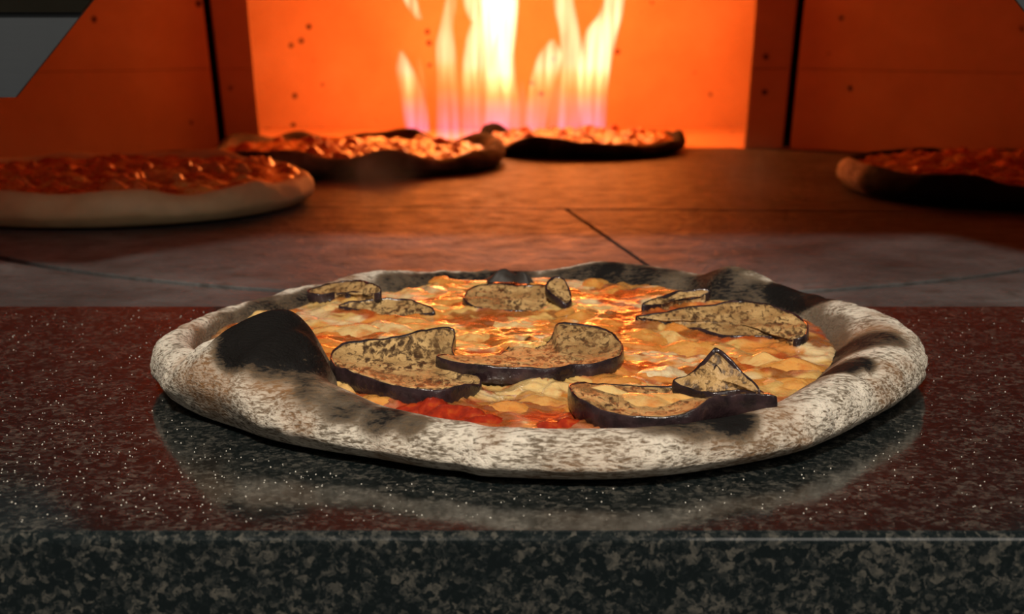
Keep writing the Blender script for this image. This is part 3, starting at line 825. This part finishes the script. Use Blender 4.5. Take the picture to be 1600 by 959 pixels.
# ---- the other pizzas
def back_pizza(label, cx, cy, R0, H0, seed, charf, brownf, pal, bump, nl, lumpmat, group='pizzas baking in the oven', wid=0.02, zi=0.010, wave=0.0, red=0.5, mat=None):
    t = thing('pizza', label, 'pizza', (cx, cy, 0), group)
    wf = lambda d, s, f=1.0: vnoise(np.cos(np.radians(d)) * 2.2 * f, np.sin(np.radians(d)) * 2.2 * f, 0, s)
    Rf = lambda d: R0 * (1 + 0.02 * wf(d, seed)); Hf = lambda d: H0 * (1 + (0.18 + wave) * wf(d, seed + 1, 1.5))
    Wf = lambda d: wid * (1 + 0.3 * wf(d, seed + 2)); Cf = lambda d: wid * 0.5 + 0 * d
    crust_mesh(t, Rf, Hf, Wf, Cf, zi, n=240, m=44, seed=seed, char=charf, brown=brownf, lump=0.0014, fine=0.0004, mat=mat)
    def zf(X, Y):
        f1, _, _ = worley(X * 48, Y * 48, seed)
        return zi + 0.003 + bump * (1 - sstep(0.05, 0.7, f1)) + 0.0015 * fbm(X * 120, Y * 120, 0, seed, 3)
    def cf(X, Y, Z):
        _, _, i1 = worley(X * 48, Y * 48, seed); n = fbm(X * 60, Y * 60, 0, seed + 3, 3)
        k = sstep(-0.15, 0.25, n + red - 0.5)[..., None]; q = i1[..., None]
        c = (pal[0] * q + pal[1] * (1 - q)) * (1 - k) + pal[2] * k
        b = sstep(0.22, 0.35, fbm(X * 100, Y * 100, 4, seed + 5, 3))[..., None] * 0.7
        return c * (1 - b) + BROWN * b
    rf = lambda d: Rf(d) - Wf(d) + 0.009
    topping_mesh(t, rf, zf, cf, mat=BAKED, step=0.0016)
    rnd = random.Random(seed); S = []
    for _ in range(nl):
        a = rnd.uniform(0, 2 * PI); q = math.sqrt(rnd.random()) * (R0 - wid - 0.006)
        S.append((q * math.cos(a), q * math.sin(a), rnd.uniform(.6, 1.4), rnd.uniform(0, 6.28)))
    lumps(t, S, 'topping_lump', lumpmat, seed, zf, 0.0050)
    return t
y_l = at_z(250, 361)[1]
back_pizza('pale underbaked pizza with red topping at the left of the oven floor', -0.316, y_l + 0.153, 0.157, 0.026, 101,
           lambda X, Y, Z, D, i: 0 * X, lambda X, Y, Z, D, i: 0.25 + 0 * X, (ORANGE, CREAM * .8, RED), 0.004, 34, REDLUMP, wid=0.020, zi=0.0195, red=0.75, mat=DOUGH)
y_m = at_z(580, 281)[1]
back_pizza('browned pizza with bubbly topping left of centre at the back of the oven', -0.158, y_m + 0.148, 0.151, 0.019, 131,
           lambda X, Y, Z, D, i: 0.42 + 0.4 * fbm(X * 40, Y * 40, Z * 40, 8, 3), lambda X, Y, Z, D, i: 0.8 + 0 * X, (ORANGE, CREAM, RED), 0.004, 34, REDLUMP, wid=0.020, wave=0.22, red=0.6)
y_b = at_z(930, 250)[1]
back_pizza('dark rimmed pizza just below the flames, farthest back in the oven', 0.076, y_b + 0.113, 0.117, 0.018, 163,
           lambda X, Y, Z, D, i: 0.75 + 0.4 * fbm(X * 40, Y * 40, Z * 40, 8, 3), lambda X, Y, Z, D, i: 0.6 + 0 * X, (ORANGE, CREAM, ORANGE * .8), 0.005, 26, REDLUMP, wid=0.016, wave=0.35, red=0.5)
y_r = at_z(1306, 298)[1]
back_pizza('dim pizza with scorched dark rim in shadow at the right of the oven', 0.432, y_r, 0.150, 0.023, 197,
           lambda X, Y, Z, D, i: 0.85 - 0.85 * (1 - sstep(10, 22, np.abs(D - 182))), lambda X, Y, Z, D, i: 0.5 * sstep(10, 22, np.abs(D - 182)), (ORANGE, CREAM * .8, RED), 0.004, 30, REDLUMP, wid=0.018, wave=0.05, zi=0.0165, red=0.5)  # rim charred except a pale left end, its firelight put into the colour

# ------------------------------------------------------------------ fire
fire = thing('gas_fire', 'bright yellow and pink gas flames burning against the glowing back wall', 'fire', (0, 1.76, 0))
def flame(st, y, strength, stretch, depth=0.7):
    """st: list of (px, py, half width px) from base to tip"""
    P = np.array([(*at_y(px, py, y)[[0, 2]], hw * 2.05 / F_PX) for px, py, hw in st])
    t = np.linspace(0, len(P) - 1, 26); i = np.clip(t.astype(int), 0, len(P) - 2); f = (t - i)[:, None]
    g = lambda k: P[np.clip(k, 0, len(P) - 1)]
    p0, p1, p2, p3 = g(i - 1), g(i), g(i + 1), g(i + 2)
    S = 0.5 * (2 * p1 + (p2 - p0) * f + (2 * p0 - 5 * p1 + 4 * p2 - p3) * f ** 2 + (3 * p1 - p0 - 3 * p2 + p3) * f ** 3)
    S[:, 1] = np.maximum(S[:, 1], 0.002)
    n = 16; V = []
    for q, (x, z, r) in enumerate(S):
        r = max(r, 0.0006)
        for a in np.arange(n) * 2 * PI / n:
            V.append((x + r * math.cos(a), y - 1.76 + depth * r * math.sin(a), z))
    Fq = grid_faces(26, n).tolist() + [tuple(reversed(range(n))), tuple(range(25 * n, 26 * n))]
    o = mesh_obj('flame', V, Fq, FLAME, fire)
    o.color = (strength, stretch, 0, 1)
    return o
flame([(653, 206, 16), (648, 170, 17), (640, 135, 15), (632, 105, 11), (626, 80, 3)], 1.76, 0.9, 1.2)
flame([(663, 204, 7), (660, 160, 7), (657, 120, 6), (655, 92, 2)], 1.75, 0.5, 0.9)
flame([(702, 222, 18), (702, 170, 17), (700, 120, 15), (696, 70, 13), (698, 40, 9), (704, 5, 8), (706, -20, 3)], 1.73, 0.62, 1.0)
flame([(738, 224, 14), (738, 170, 15), (742, 110, 18), (752, 60, 20), (765, 20, 22), (770, -40, 22), (775, -90, 4)], 1.73, 0.75, 1.1)
flame([(775, 205, 20), (778, 150, 20), (780, 100, 18), (782, 50, 22), (780, 0, 26), (778, -60, 26), (776, -130, 5)], 1.78, 1.0, 1.25)
flame([(800, 200, 10), (800, 160, 10), (792, 120, 12), (790, 60, 12), (795, 0, 14), (798, -70, 5)], 1.75, 0.8, 1.2)
flame([(816, 205, 9), (816, 165, 8), (815, 125, 3)], 1.76, 0.30, 0.7)
flame([(834, 205, 15), (842, 160, 17), (852, 115, 18), (860, 85, 16), (864, 62, 4)], 1.76, 0.8, 1.15)
flame([(868, 204, 12), (872, 150, 11), (878, 90, 8), (880, 60, 3)], 1.78, 0.4, 0.9)
flame([(888, 200, 15), (892, 150, 15), (895, 90, 15), (890, 50, 14), (882, 10, 14), (880, -40, 10), (878, -80, 3)], 1.76, 0.8, 1.1)
flame([(926, 200, 18), (926, 150, 20), (930, 100, 22), (940, 50, 22), (955, 20, 16), (962, -20, 12), (966, -50, 3)], 1.76, 1.0, 1.15)
flame([(655, 30, 4), (645, 10, 8), (636, -14, 9), (628, -40, 3)], 1.77, 1.0, 1.2)
flame([(738, 32, 4), (734, 5, 9), (730, -30, 8), (728, -60, 2)], 1.74, 1.0, 1.2)

# ------------------------------------------------------------------ flour grains on the granite
V, Fc = [], []
rg = random.Random(5)
for k in range(2200):
    x = rg.uniform(-0.26, 0.30); y = Y_EDGE + 0.012 + (Y_SILL - Y_EDGE - 0.02) * rg.random() ** 1.2
    if rg.random() < 0.35:
        x, y = rg.gauss(-0.10, 0.08), rg.gauss(0.47, 0.045)
    d = math.hypot(x - PC[0], y - PC[1])
    if d < 0.157 or not (Y_EDGE + 0.01 < y < Y_SILL - 0.005): continue
    s = rg.uniform(0.00010, 0.00030); b = len(V)
    a = rg.uniform(0, 6.28); ca, sa = math.cos(a) * s, math.sin(a) * s
    V += [(x + ca, y + sa, 0), (x - sa, y + ca, 0), (x - ca, y - sa, 0), (x + sa, y - ca, 0), (x, y, s * 1.2)]
    Fc += [(b + i, b + (i + 1) % 4, b + 4) for i in range(4)] + [(b + 3, b + 2, b + 1, b)]
tag(mesh_obj('flour_grains', V, Fc, FLOURM, smooth=False), 'white flour grains scattered over the dark granite around the pizza', 'flour', kind='stuff')

# ------------------------------------------------------------------ steam
def m_steam():
    k = NT('steam'); k.n.remove(k.b)
    pv = k.n.new('ShaderNodeVolumeScatter'); pv.inputs['Color'].default_value = (1.0, 0.95, 0.9, 1); pv.inputs['Anisotropy'].default_value = 0.3
    n = k.noise(k.coord('Object', (1, 1, 0.5)), 45, 3, 0.6, 0.8)
    # thin out towards the wisp's edge and tip
    gr = k.n.new('ShaderNodeTexGradient'); gr.gradient_type = 'QUADRATIC_SPHERE'
    tc = k.n.new('ShaderNodeTexCoord'); mp = k.n.new('ShaderNodeMapping'); mp.inputs['Location'].default_value = (-1, -1, -1); mp.inputs['Scale'].default_value = (2, 2, 2)
    k.link(tc.outputs['Generated'], mp.inputs[0]); k.link(mp.outputs[0], gr.inputs[0])
    k.link(k.math('MULTIPLY', k.math('MULTIPLY', k.ramp(n, [(0.35, 0.2), (0.65, 1.0)]), gr.outputs['Fac']), 48.0), pv.inputs['Density'])
    k.link(pv.outputs[0], k.out.inputs['Volume'])
    return k.m
STEAM = m_steam()
def steam(label, x, y, z0, z1, r):
    n, m = 14, 14; V = []
    for q in range(m):
        t = q / (m - 1); rr = r * math.sin(PI * (0.06 + 0.90 * t)) ** 0.7
        for a in np.arange(n) * 2 * PI / n:
            V.append((rr * math.cos(a) + 0.012 * math.sin(t * 5 + x * 9), 0.6 * rr * math.sin(a), (z1 - z0) * t))
    Fq = grid_faces(m, n).tolist() + [tuple(reversed(range(n))), tuple(range((m - 1) * n, m * n))]
    o = mesh_obj('steam_wisp', V, Fq, STEAM, loc=(x, y, z0))
    tag(o, label, 'steam', 'wisps of steam', 'stuff')
steam('faint steam rising behind the left half of the main pizza', -0.105, 0.98, 0.004, 0.075, 0.040)
steam('faint steam rising behind the right half of the main pizza', 0.165, 0.98, 0.004, 0.085, 0.040)
